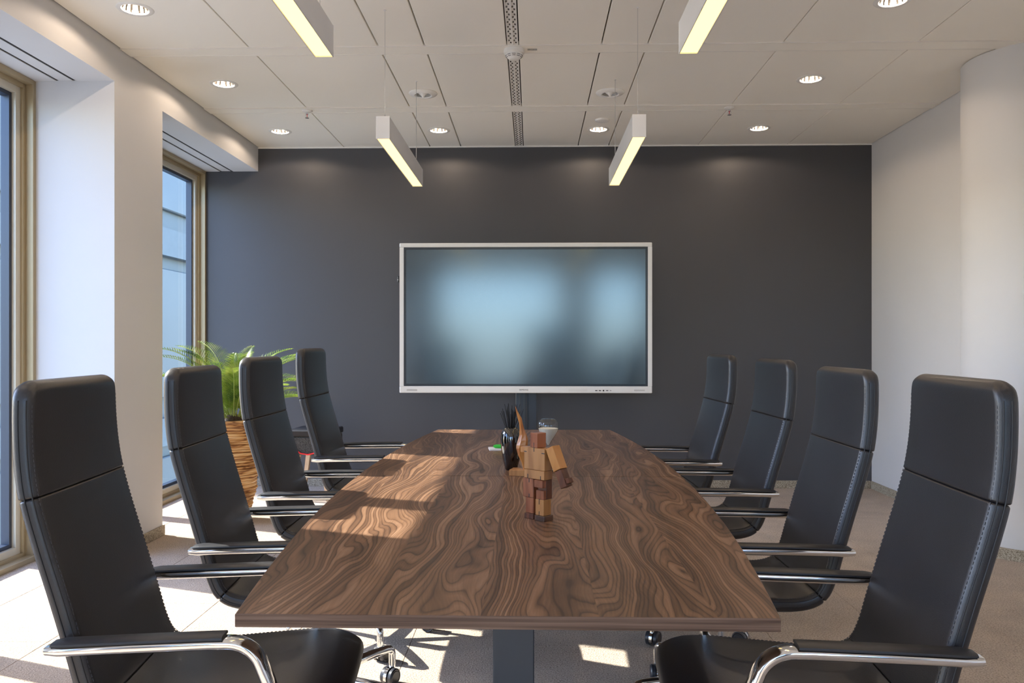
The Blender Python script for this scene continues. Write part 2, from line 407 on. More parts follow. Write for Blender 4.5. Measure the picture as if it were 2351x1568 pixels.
# back wall, right wall with rounded column, left wall, rear wall
w = MB(); w.box(-2.965, 3.2, YW, YW+0.15, -0.12, ZTOP, 'dark_paint')
struct(w.build('wall_back', smooth=False), 'dark charcoal painted end wall behind the screen', 'wall')
w = MB(); w.box(XR, XR+0.2, YB-0.15, YW, -0.12, ZTOP, 'white_paint')
wr = struct(w.build('wall_right', smooth=False), 'white painted right-hand wall', 'wall')
c = MB(); c.lathe([(0.366, 0), (0.366, ZC-0.004)], 'white_paint', 2.987, 4.857, 0, n=96); c.build('round_column', wr)
w = MB()
for (a, b) in PIERS: w.box(-3.0, XL, a, b, -0.12, ZTOP, 'white_paint')
w.box(-3.0, XL, YB-0.15, -2.57, -0.12, ZTOP, 'white_paint')
opens = [(-1.98, -0.22), (0.37, 2.13), (2.72, 4.48), (5.07, YW)]
for (a, b) in opens:
    w.box(XL-0.012, XL, a, b, ZH-0.0, ZTOP, 'white_paint')          # header face
    w.box(-3.0, XL-0.012, a, b, ZH+0.08, ZTOP, 'white_paint')
wl = struct(w.build('wall_left', smooth=False), 'white painted window wall with deep piers', 'wall')
for (a, b) in opens[1:]:
    t = MB()
    t.box(-2.597, XL-0.012, a, b, ZH, ZH+0.03, 'white_paint')
    t.box(-2.700, -2.620, a, b, ZH+0.003, ZH+0.03, 'white_paint')
    t.box(-2.86, -2.713, a, b, ZH, ZH+0.03, 'white_paint')
    t.box(-2.619, -2.598, a, b, ZH+0.004, ZH+0.02, 'void_dark'); t.box(-2.7125, -2.7005, a, b, ZH+0.004, ZH+0.02, 'void_dark')
    t.build('blind_soffit', wl, smooth=False)
w = MB()   # rear wall behind the camera with its two glazed bays
RW = [(-1.95, 0.60), (1.20, 2.30)]
w.box(-3.0, -1.95, YB-0.15, YB, -0.12, ZTOP, 'white_paint'); w.box(0.60, 1.20, YB-0.15, YB, -0.12, ZTOP, 'white_paint')
w.box(2.30, XR, YB-0.15, YB, -0.12, ZTOP, 'white_paint')
for (a, b) in RW:
    w.box(a, b, YB-0.15, YB, -0.12, 0.05, 'white_paint'); w.box(a, b, YB-0.15, YB, ZH, ZTOP, 'white_paint')
struct(w.build('wall_rear', smooth=False), 'white painted wall with windows behind the camera', 'wall')

# baseboards
def board(name, segs, label):
    b = MB()
    for (x0, x1, y0, y1) in segs: b.box(x0, x1, y0, y1, 0.0, 0.066, 'baseboard_stone', bev=0.002)
    return struct(b.build(name, smooth=False), label, 'baseboard')
board('baseboard_back', [(-2.80, XR-0.013, YW-0.012, YW)], 'speckled beige skirting strip under the dark wall')
board('baseboard_right', [(XR-0.012, XR, 5.22, YW-0.012), (XR-0.012, XR, YB, 4.49)], 'speckled beige skirting strip under the right wall')
b = MB(); pr = []
n = 64
vs = []; fs = []
for k in range(n):
    a = 2*PI*k/n
    for (r, z) in ((0.368, 0), (0.380, 0), (0.380, 0.064), (0.377, 0.066), (0.368, 0.066)): vs.append((2.987+r*math.cos(a), 4.857+r*math.sin(a), z))
for k in range(n):
    for j in range(5): fs.append((k*5+j, ((k+1) % n)*5+j, ((k+1) % n)*5+(j+1) % 5, k*5+(j+1) % 5))
b.add(vs, fs, 'baseboard_stone'); struct(b.build('baseboard_column'), 'speckled skirting strip curving round the column', 'baseboard')
segs = []
for (a, b_) in PIERS: segs += [(XL, XL+0.012, a-0.012, b_+0.012)]
board('baseboard_left', segs, 'speckled beige skirting on the window piers')

# ceiling slab, bars, panels
c = MB(); c.box(-3.0, 3.2, YB-0.15, YW+0.15, ZC+0.10, ZC+0.16, 'void_dark')
ceil = struct(c.build('ceiling', smooth=False), 'warm white metal panel ceiling', 'ceiling')
BARS = [4.598+1.167*i for i in range(-7, 2)]
cols = [(-2.374, -1.632), (-1.626, -0.886), (-0.878, -0.620), (-0.612, -0.148), (-0.074, 0.390), (0.398, 0.652), (0.660, 1.416), (1.421, 2.174), (2.179, XR-0.004)]
DL = []   # holes: (x, y, r)
for x in (-2.02, -0.745, 0.525, 1.79):
    for k in range(-6, 3):
        y = 5.17+1.167*(k-1)+0.0
        if x in (-0.745, 0.525) and k in (0, 1): continue
        if y > YB+0.5: DL.append((x, y+0.0, 0.062))
AV = [(-0.742, 5.40, 0.062), (0.527, 5.41, 0.062)]
import bmesh
def panel(x0, x1, y0, y1, holes):
    bm = bmesh.new(); e = []
    e2 = 0.0025
    def loop(pts):
        vv = [bm.verts.new(p) for p in pts]; return [bm.edges.new((vv[i], vv[(i+1) % len(vv)])) for i in range(len(vv))], vv
    cx, cy = (x0+x1)/2, (y0+y1)/2
    A = [(x0+e2, y0+e2), (x1-e2, y0+e2), (x1-e2, y1-e2), (x0+e2, y1-e2)]
    eo, vo = loop([(x, y, 0) for x, y in A]); e += eo
    hv = []
    for (hx, hy, hr) in holes:
        eh, vh = loop([(hx+hr*math.cos(-2*PI*k/32), hy+hr*math.sin(-2*PI*k/32), 0) for k in range(32)]); e += eh; hv.append(vh)
    if holes: bmesh.ops.triangle_fill(bm, use_beauty=True, use_dissolve=False, edges=e)
    else: bm.faces.new(vo)
    for vv, dz, off in [(vo, 0.022, e2)]+[(h, 0.02, 0) for h in hv]:
        up = []
        for v in vv:
            sx = math.copysign(off, v.co.x-cx); sy = math.copysign(off, v.co.y-cy)
            up.append(bm.verts.new((v.co.x+sx, v.co.y+sy, dz if off == 0 else 0.0025)))
        for i in range(len(vv)): bm.faces.new((vv[i], vv[(i+1) % len(vv)], up[(i+1) % len(vv)], up[i]))
        if off:
            up2 = [bm.verts.new((v.co.x, v.co.y, dz)) for v in up]
            for i in range(len(vv)): bm.faces.new((up[i], up[(i+1) % len(vv)], up2[(i+1) % len(vv)], up2[i]))
    for v in bm.verts: v.co.x -= cx; v.co.y -= cy
    bmesh.ops.recalc_face_normals(bm, faces=bm.faces)
    for fc in bm.faces:
        if abs(fc.normal.z) > 0.9 and fc.normal.z > 0: fc.normal_flip()
    me = bpy.data.meshes.new('ceiling_panel'); bm.to_mesh(me); bm.free(); me.materials.append(MATS['ceiling_metal'])
    return me, (cx, cy)
rows = []
for i in range(len(BARS)):
    y0 = BARS[i]+0.061; y1 = (BARS[i+1]-0.061) if i+1 < len(BARS) else YW-0.004
    rows.append((y0, y1))
rows.insert(0, (YB, BARS[0]-0.061))
for (y0, y1) in rows:
    for (x0, x1) in cols:
        hs = [h for h in DL+AV if x0 < h[0] < x1 and y0 < h[1] < y1]
        me, (cx, cy) = panel(x0, x1, y0, y1, hs)
        link('ceiling_panel', me, ceil, (cx, cy, ZC))
for y in BARS:
    b = MB(); b.box(XL+0.003, XR-0.003, y-0.059, y+0.059, ZC-0.004, ZC+0.022, 'ceiling_metal')
    for s_ in (-1, 1): b.box(XL+0.003, XR-0.003, y+s_*0.0595-0.0022, y+s_*0.0595+0.0022, ZC-0.0055, ZC+0.018, 'ceiling_edge')
    b.build('ceiling_bar', ceil, smooth=False)
# slot diffuser down the middle, one length per bay
for (y0, y1) in rows:
    b = MB(); b.box(-0.140, -0.082, y0, y1, ZC+0.004, ZC+0.02, 'fixture_white')
    b.box(-0.115, -0.107, y0, y1, ZC-0.001, ZC+0.006, 'fixture_white'); b.box(-0.142, -0.137, y0, y1, ZC-0.001, ZC+0.006, 'fixture_white'); b.box(-0.085, -0.080, y0, y1, ZC-0.001, ZC+0.006, 'fixture_white')
    d = b.build('slot_diffuser', ceil, smooth=False)
    if y1 > 3.3:
        g = MB(); y = y0+0.02; k = 0
        while y < y1-0.03:
            for cx, sg in ((-0.126, 1), (-0.0965, 1)):
                side = 0.0045 if k % 2 else -0.0045
                for j in range(3):
                    Mx = Matrix.Translation((cx+side, y+j*0.0075, ZC+0.004)) @ Matrix.Rotation(math.radians(28 if k % 2 else -28), 4, 'Z')
                    g.box(-0.0045, 0.0045, -0.0013, 0.0013, -0.0012, 0.001, 'void_dark', M=Mx)
            y += 0.032; k += 1
        s_ = g.build('diffuser_slits', d, smooth=False); s_['kind'] = 'stuff'
t = MB(); t.box(XL, XR, YW-0.012, YW, ZC-0.010, ZC, 'fixture_white'); struct(t.build('trim_1', smooth=False), 'thin white trim where the ceiling meets the dark wall', 'trim')

# windows in the left wall
def window(idx, y0, y1, mull):
    o = bpy.data.objects.new('window_%d' % idx, None); C.objects.link(o); o.location = (XWIN, (y0+y1)/2, 0); struct(o, 'full-height bronze framed window %s' % ('near the camera' if idx == 1 else 'in the far corner by the palm' if idx == 2 else 'outside the frame'), 'window')
    off = -(y0+y1)/2
    def ring(b, xa, xb, ya, yb, za, zb, wy, mat):
        b.box(xa, xb, ya, ya+wy, za, zb, mat, bev=0.001); b.box(xa, xb, yb-wy, yb, za, zb, mat, bev=0.001)
        b.box(xa, xb, ya+wy, yb-wy, za, za+wy, mat); b.box(xa, xb, ya+wy, yb-wy, zb-wy, zb, mat)
    a, c_ = y0+off, y1+off
    b = MB(); ring(b, -0.125, 0.006, a, c_, 0.0, ZH-0.001, 0.026, 'bronze_frame'); ring(b, -0.125, -0.036, a+0.026, c_-0.026, 0.026, ZH-0.027, 0.024, 'bronze_frame')
    b.box(-0.125, 0.02, a, c_, 0.0, 0.03, 'bronze_frame', bev=0.002)
    b.build('window_frame', o, smooth=False)
    def sash(ya, yb):
        b = MB(); ring(b, -0.125, -0.052, ya, yb, 0.050, ZH-0.051, 0.040, 'cream_frame'); s = b.build('sash', o, smooth=False)
        g = MB(); ring(g, -0.124, -0.075, ya+0.040, yb-0.040, 0.090, ZH-0.091, 0.022, 'gasket'); g.build('gasket', s, smooth=False)
        p = MB(); p.box(-0.118, -0.112, ya+0.055, yb-0.055, 0.105, ZH-0.106, 'window_glass'); p.build('pane', s, smooth=False)
    sash(a+0.050, mull+off); sash(mull+off, c_-0.050)
window(1, 2.72, 4.48, 3.315); window(2, 5.07, YW-0.004, 5.665); window(3, 0.37, 2.13, 0.965); window(4, -1.98, -0.22, -1.385)
for i, (a, b_) in enumerate(RW):
    o = bpy.data.objects.new('window_%d' % (5+i), None); C.objects.link(o); o.location = ((a+b_)/2, YB-0.07, 0); struct(o, 'window behind the camera', 'window')
    h = (b_-a)/2; b = MB()
    for x0, x1 in ((-h, -h+0.07), (h-0.07, h)): b.box(x0, x1, -0.03, 0.05, 0.05, ZH, 'bronze_frame')
    b.box(-h+0.07, h-0.07, -0.03, 0.05, 0.05, 0.13, 'bronze_frame'); b.box(-h+0.07, h-0.07, -0.03, 0.05, ZH-0.07, ZH, 'bronze_frame'); b.build('window_frame', o, smooth=False)
    p = MB(); p.box(-h+0.06, h-0.06, 0.0, 0.006, 0.12, ZH-0.06, 'window_glass'); p.build('pane', o, smooth=False)

# ------------------------------------------------------------------ outside
g = MB(); g.box(-90, 60, -60, 90, -12.2, -12, 'exterior_ground')
struct(g.build('ground', smooth=False), 'pale paved ground far below the windows', 'ground')
bl = thing('office_building', 'blue-grey office block seen dimly through the left windows', 'building', (-16, 26, -12))
b = MB(); b.box(-8, 8.5, -12, 16, 0, 34, 'exterior_panel'); b.build('wall', bl, smooth=False)
for k in range(9):
    b = MB(); b.box(-8.2, 8.7, -12.2, 16.2, k*3.8-0.2, k*3.8+0.35, 'exterior_slab'); b.build('floor_slab', bl, smooth=False)
gm = MB(); gm.box(0, 0.12, -1.6, 1.6, 0, 2.6, 'exterior_glass', bev=0.02); gme = gm.mesh('exterior_window', False)
for k in range(9):
    for j in range(7): link('window', gme, bl, (8.5, -9.8+j*3.9, k*3.8+0.75))
gm = MB(); gm.box(-1.6, 1.6, -0.12, 0, 0, 2.6, 'exterior_glass', bev=0.02); gme = gm.mesh('exterior_window', False)
for k in range(9):
    for j in range(4): link('window', gme, bl, (-5.5+j*3.9, -12, k*3.8+0.75))

# ------------------------------------------------------------------ boardroom table
TY0, TY1, TYS, TX = 1.434, 4.560, 2.956, -0.048
ZT = 0.74; TT = 0.0245
tb = thing('conference_table', 'boat-shaped walnut veneer conference table in the middle of the room', 'table', (TX, (TY0+TY1)/2, 0))
def hw(y): return 0.603-0.111*((y-(TY0+TY1)/2)/((TY1-TY0)/2))**2
def top_half(ya, yb):
    n = 24; L = []; R = []
    for i in range(n+1):
        y = ya+(yb-ya)*i/n; L.append((-hw(y), y)); R.append((hw(y), y))
    loop = R+L[::-1]; m = len(loop); e = 0.0012; mid = (ya+yb)/2
    vs = []; cyy = (TY0+TY1)/2
    def ring(ins, z): return [(x-math.copysign(ins, x), (y-math.copysign(ins, y-mid)) - cyy if (abs(y-ya) < 1e-6 or abs(y-yb) < 1e-6) else y-cyy, z) for x, y in loop]
    r0 = ring(e, ZT); r1 = ring(0, ZT-e); r2 = ring(0, ZT-TT+e); r3 = ring(e, ZT-TT)
    b = MB(); b.add(r0, [tuple(range(m))], 'walnut')
    vs = r0+r1+r2+r3; fs = [(k*m+i, k*m+(i+1) % m, (k+1)*m+(i+1) % m, (k+1)*m+i) for k in range(3) for i in range(m)]
    b.add(vs, fs, 'walnut_edge'); b.add(r3, [tuple(reversed(range(m)))], 'walnut_edge')
    return b
top_half(TY0, TYS-0.0006).build('table_top', tb, smooth=False); top_half(TYS+0.0006, TY1).build('table_top', tb, smooth=False)
for yy in (-0.93, 0.93):
    b = MB(); b.box(-0.053, 0.053, yy-0.03, yy+0.03, 0.02, ZT-TT-0.03, 'table_steel', bev=0.003); b.build('pedestal', tb, smooth=False)
    b = MB(); b.box(-0.30, 0.30, yy-0.045, yy+0.045, 0.002, 0.022, 'table_steel', bev=0.003); b.build('foot_plate', tb, smooth=False)
    b = MB(); b.box(-0.35, 0.35, yy-0.03, yy+0.03, ZT-TT-0.03, ZT-TT-0.0005, 'table_steel', bev=0.002); b.build('cross_bar', tb, smooth=False)
for sx in (-1, 1):
    b = MB(); b.box(sx*0.25-0.02, sx*0.25+0.02, -1.2, 1.2, ZT-TT-0.0305-0.03, ZT-TT-0.0305, 'table_steel'); b.build('rail', tb, smooth=False)

# ------------------------------------------------------------------ chairs (built facing +X)
ctrl = [(0.262, 0.420), (0.235, 0.438), (0.15, 0.447), (0.02, 0.440), (-0.12, 0.432), (-0.20, 0.438), (-0.247, 0.462), (-0.272, 0.51), (-0.295, 0.59), (-0.327, 0.70), (-0.360, 0.81), (-0.385, 0.905), (-0.397, 0.985), (-0.402, 1.07), (-0.402, 1.152)]
def catmull(P, sub=14):
    out = []
    for i in range(len(P)-1):
        p0 = Vector(P[max(i-1, 0)]); p1 = Vector(P[i]); p2 = Vector(P[i+1]); p3 = Vector(P[min(i+2, len(P)-1)])
        for k in range(sub):
            t = k/sub
            out.append(0.5*((2*p1)+(-p0+p2)*t+(2*p0-5*p1+4*p2-p3)*t*t+(-p0+3*p1-3*p2+p3)*t**3))
    out.append(Vector(P[-1])); return out
path = catmull(ctrl); cum = [0]
for i in range(1, len(path)): cum.append(cum[-1]+(path[i]-path[i-1]).length)
LEN = cum[-1]
def at(s):
    s = max(0, min(LEN, s)); i = 0
    lo, hi = 0, len(cum)-2
    while lo < hi:
        md = (lo+hi+1)//2
        if cum[md] <= s: lo = md
        else: hi = md-1
    i = lo; t = (s-cum[i])/max(1e-9, cum[i+1]-cum[i]); p = path[i].lerp(path[i+1], t)
    a = path[max(0, i-2)]; b = path[min(len(path)-1, i+3)]; tg = (b-a).normalized()
    return p, Vector((tg.y, -tg.x))
def s_of(idx): return cum[idx*14]
S_SEAT = s_of(6)-0.005; S_HEAD = s_of(11)
HW = 0.226
def half_w(s):
    w = HW
    R = 0.10
    if s < R: w -= R-math.sqrt(max(0, R*R-(R-s)**2))
    R = 0.045; d = LEN-s
    if d < R: w -= R-math.sqrt(max(0, R*R-(R-d)**2))
    w -= 0.010*max(0, (s-S_HEAD)/(LEN-S_HEAD))
    return w
def shell(s0, s1, r0, r1, th=0.044):
    st = []; N_ = max(10, int((s1-s0)/0.022))
    for k in range(8): st.append(s0+r0*(1-math.cos(PI/2*k/8)) if r0 else s0)
    a = s0+r0; b_ = s1-r1
    # extra density near free corner radii
    for k in range(N_*2+1): st.append(a+(b_-a)*k/(N_*2))
    for k in range(1, 9): st.append(s1-r1*(1-math.sin(PI/2*k/8)) if r1 else s1)
    st = sorted(set(round(x, 5) for x in st)); rings = []
    for s in st:
        p, nrm = at(s); t = th/2; w = half_w(s)
        for (e, r) in ((s-s0, r0), (s1-s, r1)):
            if e < r: q = r-math.sqrt(max(0, r*r-(r-e)**2)); t -= q*(0.92 if r > 0.01 else 1.0); w -= q*(0.0 if r > 0.01 else 1.0)
        t = max(t, 0.0015); rr = min(0.017, t*0.98); pts = []
        for (sy, sn, a0) in ((1, 1, 0), (-1, 1, PI/2), (-1, -1, PI), (1, -1, 1.5*PI)):
            for k in range(6):
                a_ = a0+PI/2*k/5; y = sy*(w-rr)+rr*math.cos(a_); n_ = sn*(t-rr)+rr*math.sin(a_)
                pts.append((y, n_))
            # intermediate crown points along the flat faces
            if sy == 1 and sn == 1:
                for k in range(1, 8): yy = (w-rr)*(1-2*k/8); pts.append((yy, t+0.007*(1-(yy/w)**2)*min(1, t/(th/2))))
            if sy == -1 and sn == -1:
                for k in range(1, 8): yy = -(w-rr)*(1-2*k/8); pts.append((yy, -t-0.004*(1-(yy/w)**2)))
        rings.append([(p.x+nrm.x*n_, y, p.y+nrm.y*n_) for (y, n_) in pts])
    return MB().rings(rings, 'leather')
def sweep(pts, prof, mat, ws=None):   # profile (u across y, v along in-plane normal)
    rings = []
    for i, p in enumerate(pts):
        a = Vector(pts[max(0, i-1)]); b_ = Vector(pts[min(len(pts)-1, i+1)]); t = (b_-a).normalized(); n_ = Vector((-t.z, 0, t.x))
        k = ws[i] if ws else 1
        rings.append([tuple(Vector(p)+Vector((0, u*k, 0))+n_*v*k) for u, v in prof])
    return MB().rings(rings, mat)
def make_chair():
    t = thing('conference_chair', '', 'chair')
    shell(0, S_SEAT, 0.022, 0.006).build('seat', t, angle=60)
    shell(S_SEAT, S_HEAD, 0.006, 0.006).build('backrest', t, angle=60)
    shell(S_HEAD, LEN, 0.006, 0.024, 0.046).build('headrest', t, angle=60)
    # seam piping and stitches
    for sg in (-1, 1):
        for nn in (0.0125, -0.004):
            P = []; pm = MB()
            for k in range(90):
                s = 0.05+(LEN-0.09)*k/89; p, nr = at(s); w = half_w(s)+0.0003; P.append((p.x+nr.x*nn, sg*w, p.y+nr.y*nn))
            pm.tube(P, 0.0016, 'leather_seam', 5); pm.build('piping', t)
    sm = MB()
    for sg in (-1, 1):
        s = 0.12
        while s < LEN-0.05:
            p, nr = at(s); p2, _ = at(s+0.006); w = half_w(s)-0.0085
            q = [Vector((p.x+nr.x*0.0205, sg*w, p.y+nr.y*0.0205)), Vector((p2.x+nr.x*0.0205, sg*w, p2.y+nr.y*0.0205))]
            sm.tube(q, 0.0009, 'thread', 4); s += 0.0105
    st = sm.build('stitching', t); st['kind'] = 'stuff'
    # arms
    for sg in (-1, 1):
        P = [(-0.325, 0.610), (-0.30, 0.611), (-0.15, 0.614), (0.0, 0.616), (0.035, 0.6155)]
        for k in range(1, 9):
            a = math.radians(90-62*k/8); P.append((0.035+0.075*math.cos(a), 0.5405+0.075*math.sin(a)))
        e = P[-1]; P += [(e[0]+0.018, e[1]-0.045), (e[0]+0.030, e[1]-0.085), (e[0]+0.030, e[1]-0.115), (e[0]+0.018, e[1]-0.143), (e[0]-0.006, e[1]-0.160), (e[0]-0.05, e[1]-0.164), (-0.02, 0.388)]
        pts = [(x, sg*0.265, z) for x, z in P]
        prof = [(0.021, 0.006), (0.014, 0.0085), (-0.014, 0.0085), (-0.021, 0.006), (-0.024, 0.0), (-0.021, -0.010), (-0.012, -0.0150), (0.012, -0.0150), (0.021, -0.010), (0.024, 0)]
        prof = [(-u, v) for u, v in prof]
        ws = [0.72, 0.95]+[1]*(len(pts)-2)
        arm = sweep(pts, prof, 'chrome', ws).build('armrest', t, angle=50)
        pp = [(-0.312, sg*0.265, 0.6205), (-0.29, sg*0.265, 0.6225), (-0.15, sg*0.265, 0.6255), (0.0, sg*0.265, 0.6275), (0.028, sg*0.265, 0.6275)]
        pf = [(0.0240, 0.0), (0.0235, 0.0015), (0.016, 0.0045), (-0.016, 0.0045), (-0.0235, 0.0015), (-0.0240, 0.0), (-0.0240, -0.003), (0.0240, -0.003)]
        pf = [(-u, v) for u, v in pf]
        sweep(pp, pf, 'black_plastic', [0.75, 1, 1, 1, 1]).build('arm_pad', arm, angle=30)
    m = MB(); m.box(-0.045, 0.005, -0.265, 0.265, 0.378, 0.398, 'chrome', bev=0.005); m.box(-0.10, 0.10, -0.09, 0.09, 0.372, 0.418, 'black_plastic', bev=0.008)
    m.box(-0.09, 0.09, -0.08, 0.08, 0.340, 0.374, 'satin_steel', bev=0.01)
    m.tube([(0.03, -0.08, 0.36), (0.05, -0.20, 0.352)], 0.005, 'chrome', 8); m.build('seat_mount', t)
    g = MB(); g.lathe([(0.0245, 0.10), (0.0245, 0.235), (0.027, 0.238), (0.027, 0.25), (0.016, 0.252), (0.016, 0.345)], 'chrome', n=24); g.build('gas_column', t)
    h = MB(); h.lathe([(0.018, 0.082), (0.034, 0.086), (0.042, 0.10), (0.042, 0.128), (0.036, 0.142), (0.026, 0.150)], 'chrome', n=28); h.build('base_hub', t)
    lm = MB()
    lm.tube([(0.030, 0, 0.118), (0.12, 0, 0.126), (0.22, 0, 0.130), (0.290, 0, 0.130), (0.305, 0, 0.1275), (0.314, 0, 0.120), (0.317, 0, 0.108), (0.317, 0, 0.072)],
            [0.021, 0.019, 0.0165, 0.0145, 0.0140, 0.0135, 0.0130, 0.0125], 'chrome', 16)
    leg = lm.mesh('leg')
    cm = MB()
    for sy in (-1, 1):
        o = sy*0.0165
        cm.lathe([(0.0, -0.0095), (0.020, -0.0095), (0.022, -0.0075), (0.0265, -0.0095), (0.030, -0.006), (0.030, 0.006), (0.0265, 0.0095), (0.022, 0.0075), (0.020, 0.0095), (0.0, 0.0095)], 'caster_black', 0, o, 0, 28, axis='y')
    # chrome hood between and over the wheels
    rg = []
    for k in range(15):
        a = math.radians(-15+210*k/14); ro = 0.0335; ri = 0.020
        rg.append([(ro*math.cos(a), -0.0062, ro*math.sin(a)), (ro*math.cos(a), 0.0062, ro*math.sin(a)), (ri*math.cos(a), 0.0062, ri*math.sin(a)), (ri*math.cos(a), -0.0062, ri*math.sin(a))])
    cm.rings(rg, 'chrome'); cm.lathe([(0.0115, 0.028), (0.0115, 0.046)], 'chrome', 0.012, 0, 0, 14)
    cas = cm.mesh('caster')
    for k in range(5):
        l = link('leg', leg, t, (0, 0, 0), (0, 0, 2*PI*k/5))
        link('caster', cas, l, (0.317-0.012, 0, 0.0305), (0, 0, 0))
    return t
proto = make_chair()
GRP = 'high-back conference chairs round the table'
# x, y, yaw deg (0 = facing +X), height lift, star turn deg, label
CH = [(-0.692, 1.895, 6, 0.0, 12, 'black leather high-back chair nearest the camera on the window side'),
      (-0.716, 2.640, 4, 0.005, 49, 'second black leather high-back chair from the camera on the window side'),
      (-0.742, 3.345, 0, 0.025, -61, 'third black high-back chair on the window side, in front of the potted palm'),
      (-0.750, 4.130, 0, 0.056, 15, 'farthest black high-back chair on the window side, hiding part of the stool'),
      (0.570, 1.865, 176.5, 0.004, 135, 'black leather high-back chair nearest the camera on the column side'),
      (0.635, 2.670, 180, 0.0, 124, 'second black leather high-back chair from the camera on the column side'),
      (0.665, 3.520, 182, 0.012, 236, 'third black high-back chair from the camera on the column side'),
      (0.610, 4.270, 183, 0.022, 200, 'farthest black high-back chair on the column side, right of the screen')]
def place(o, x, y, yaw, lift, star, label):
    o.location = (x, y, 0); o.rotation_euler = (0, 0, math.radians(yaw)); o['label'] = label; o['group'] = GRP
    k = 0
    for ch in o.children:
        nm = ch.name.split('.')[0]
        if nm == 'leg': ch.rotation_euler = (0, 0, math.radians(star-yaw)+2*PI*k/5); 
        if nm == 'leg':
            for cc in ch.children: cc.rotation_euler = (0, 0, random.uniform(-1.2, 1.2))
            k += 1
        elif nm not in ('base_hub', 'gas_column'): ch.location.z = lift
        elif nm == 'gas_column': ch.scale.z = 1+lift/0.345
for i, a in enumerate(CH):
    place(proto if i == 0 else dup(proto), *a)
# caster pivot: keep the stem under the leg end while the wheels swivel
for o in bpy.data.objects:
    if o.name.split('.')[0] == 'caster':
        r = o.rotation_euler.z; o.location = (0.317-0.012*math.cos(r), -0.012*math.sin(r), 0.0305)

# ------------------------------------------------------------------ screen on its stand
sc_ = thing('interactive_display', 'large white-framed touch display standing before the dark wall', 'screen', (-0.055, 6.35, 0))
W2, Z0, Z1 = 1.0045, 0.841, 2.036
b = MB()
b.box(-W2, W2, -0.012, 0.05, Z1-0.033, Z1, 'tv_white', bev=0.004); b.box(-W2, W2, -0.012, 0.05, Z0, Z0+0.054, 'tv_white', bev=0.004)
b.box(-W2, -W2+0.033, -0.012, 0.05, Z0+0.054, Z1-0.033, 'tv_white'); b.box(W2-0.033, W2, -0.012, 0.05, Z0+0.054, Z1-0.033, 'tv_white')
b.box(-W2+0.02, W2-0.02, 0.012, 0.075, Z0+0.02, Z1-0.02, 'black_plastic', bev=0.006); b.build('housing', sc_, smooth=False)
b = MB(); iz0, iz1, iw = Z0+0.054, Z1-0.033, W2-0.033
b.box(-iw, iw, -0.006, 0.010, iz1-0.018, iz1, 'tv_bezel'); b.box(-iw, iw, -0.006, 0.010, iz0, iz0+0.018, 'tv_bezel')
b.box(-iw, -iw+0.018, -0.006, 0.010, iz0+0.018, iz1-0.018, 'tv_bezel'); b.box(iw-0.018, iw, -0.006, 0.010, iz0+0.018, iz1-0.018, 'tv_bezel'); b.build('bezel', sc_, smooth=False)
b = MB(); b.box(-iw+0.016, iw-0.016, -0.003, 0.008, iz0+0.016, iz1-0.016, 'screen_glass'); b.build('screen', sc_, smooth=False)
for sx in (-0.905, 0.905):
    b = MB()
    for k in range(28): b.box(sx-0.042+k*0.003, sx-0.042+k*0.003+0.0018, -0.0135, -0.0115, Z0+0.016, Z0+0.029, 'tv_grille')
    g_ = b.build('speaker_grille', sc_, smooth=False)
for dx, wd, hg in ((0.563, 0.018, 0.007), (0.592, 0.018, 0.007), (0.620, 0.012, 0.012), (0.649, 0.018, 0.006), (0.676, 0.012, 0.004)):
    b = MB(); b.box(dx-wd/2, dx+wd/2, -0.0135, -0.0115, Z0+0.020-hg/2, Z0+0.020+hg/2, 'ink'); b.build('port', sc_, smooth=False)
b = MB()
for k in range(8):
    x = 0.345+k*0.019
    b.box(x, x+0.0125, -0.0128, -0.0115, Z0+0.017, Z0+0.0185, 'tv_grille'); b.box(x, x+0.0012, -0.0128, -0.0115, Z0+0.0185, Z0+0.030, 'tv_grille')
    b.box(x+0.0113, x+0.0125, -0.0128, -0.0115, Z0+0.0185, Z0+0.030, 'tv_grille'); b.box(x+0.003, x+0.0095, -0.0128, -0.0115, Z0+0.030, Z0+0.0315, 'tv_grille')
b.build('control_icons', sc_, smooth=False)
def text_mesh(txt, size, mat, parent, loc, rot):
    cu = bpy.data.curves.new('lettering', 'FONT'); cu.body = txt; cu.size = size; cu.extrude = 0.0006; cu.align_x = 'CENTER'; cu.align_y = 'CENTER'; cu.space_character = 1.1
    to = bpy.data.objects.new('lettering', cu); C.objects.link(to)
    bpy.context.view_layer.update()
    me = bpy.data.meshes.new_from_object(to.evaluated_get(bpy.context.evaluated_depsgraph_get())); bpy.data.objects.remove(to)
    me.materials.clear(); me.materials.append(MATS[mat]); return link('lettering', me, parent, loc, rot)
text_mesh('SAMSUNG', 0.0145, 'ink', sc_, (-0.012, -0.0125, Z0+0.025), (PI/2, 0, 0))
b = MB(); b.box(-W2-0.020, -W2, 0.0, 0.03, 1.725, 1.775, 'black_plastic', bev=0.003); b.box(-W2-0.0205, -W2-0.012, -0.001, 0.004, 1.742, 1.748, 'label_grey'); b.build('side_module', sc_, smooth=False)
stn = thing('display_stand', 'dark blue-black column stand carrying the display', 'stand', (-0.055, 6.50, 0))
b = MB(); b.box(-0.080, 0.020, 0.0, 0.06, 0.02, 1.60, 'stand_blue', bev=0.003); b.box(-0.050, -0.041, -0.010, 0.001, 0.04, 1.60, 'table_steel'); b.box(-0.016, -0.007, -0.010, 0.001, 0.04, 1.60, 'table_steel'); b.box(0.004, 0.010, -0.006, 0.001, 0.04, 1.6, 'black_plastic'); b.build('column', stn, smooth=False)
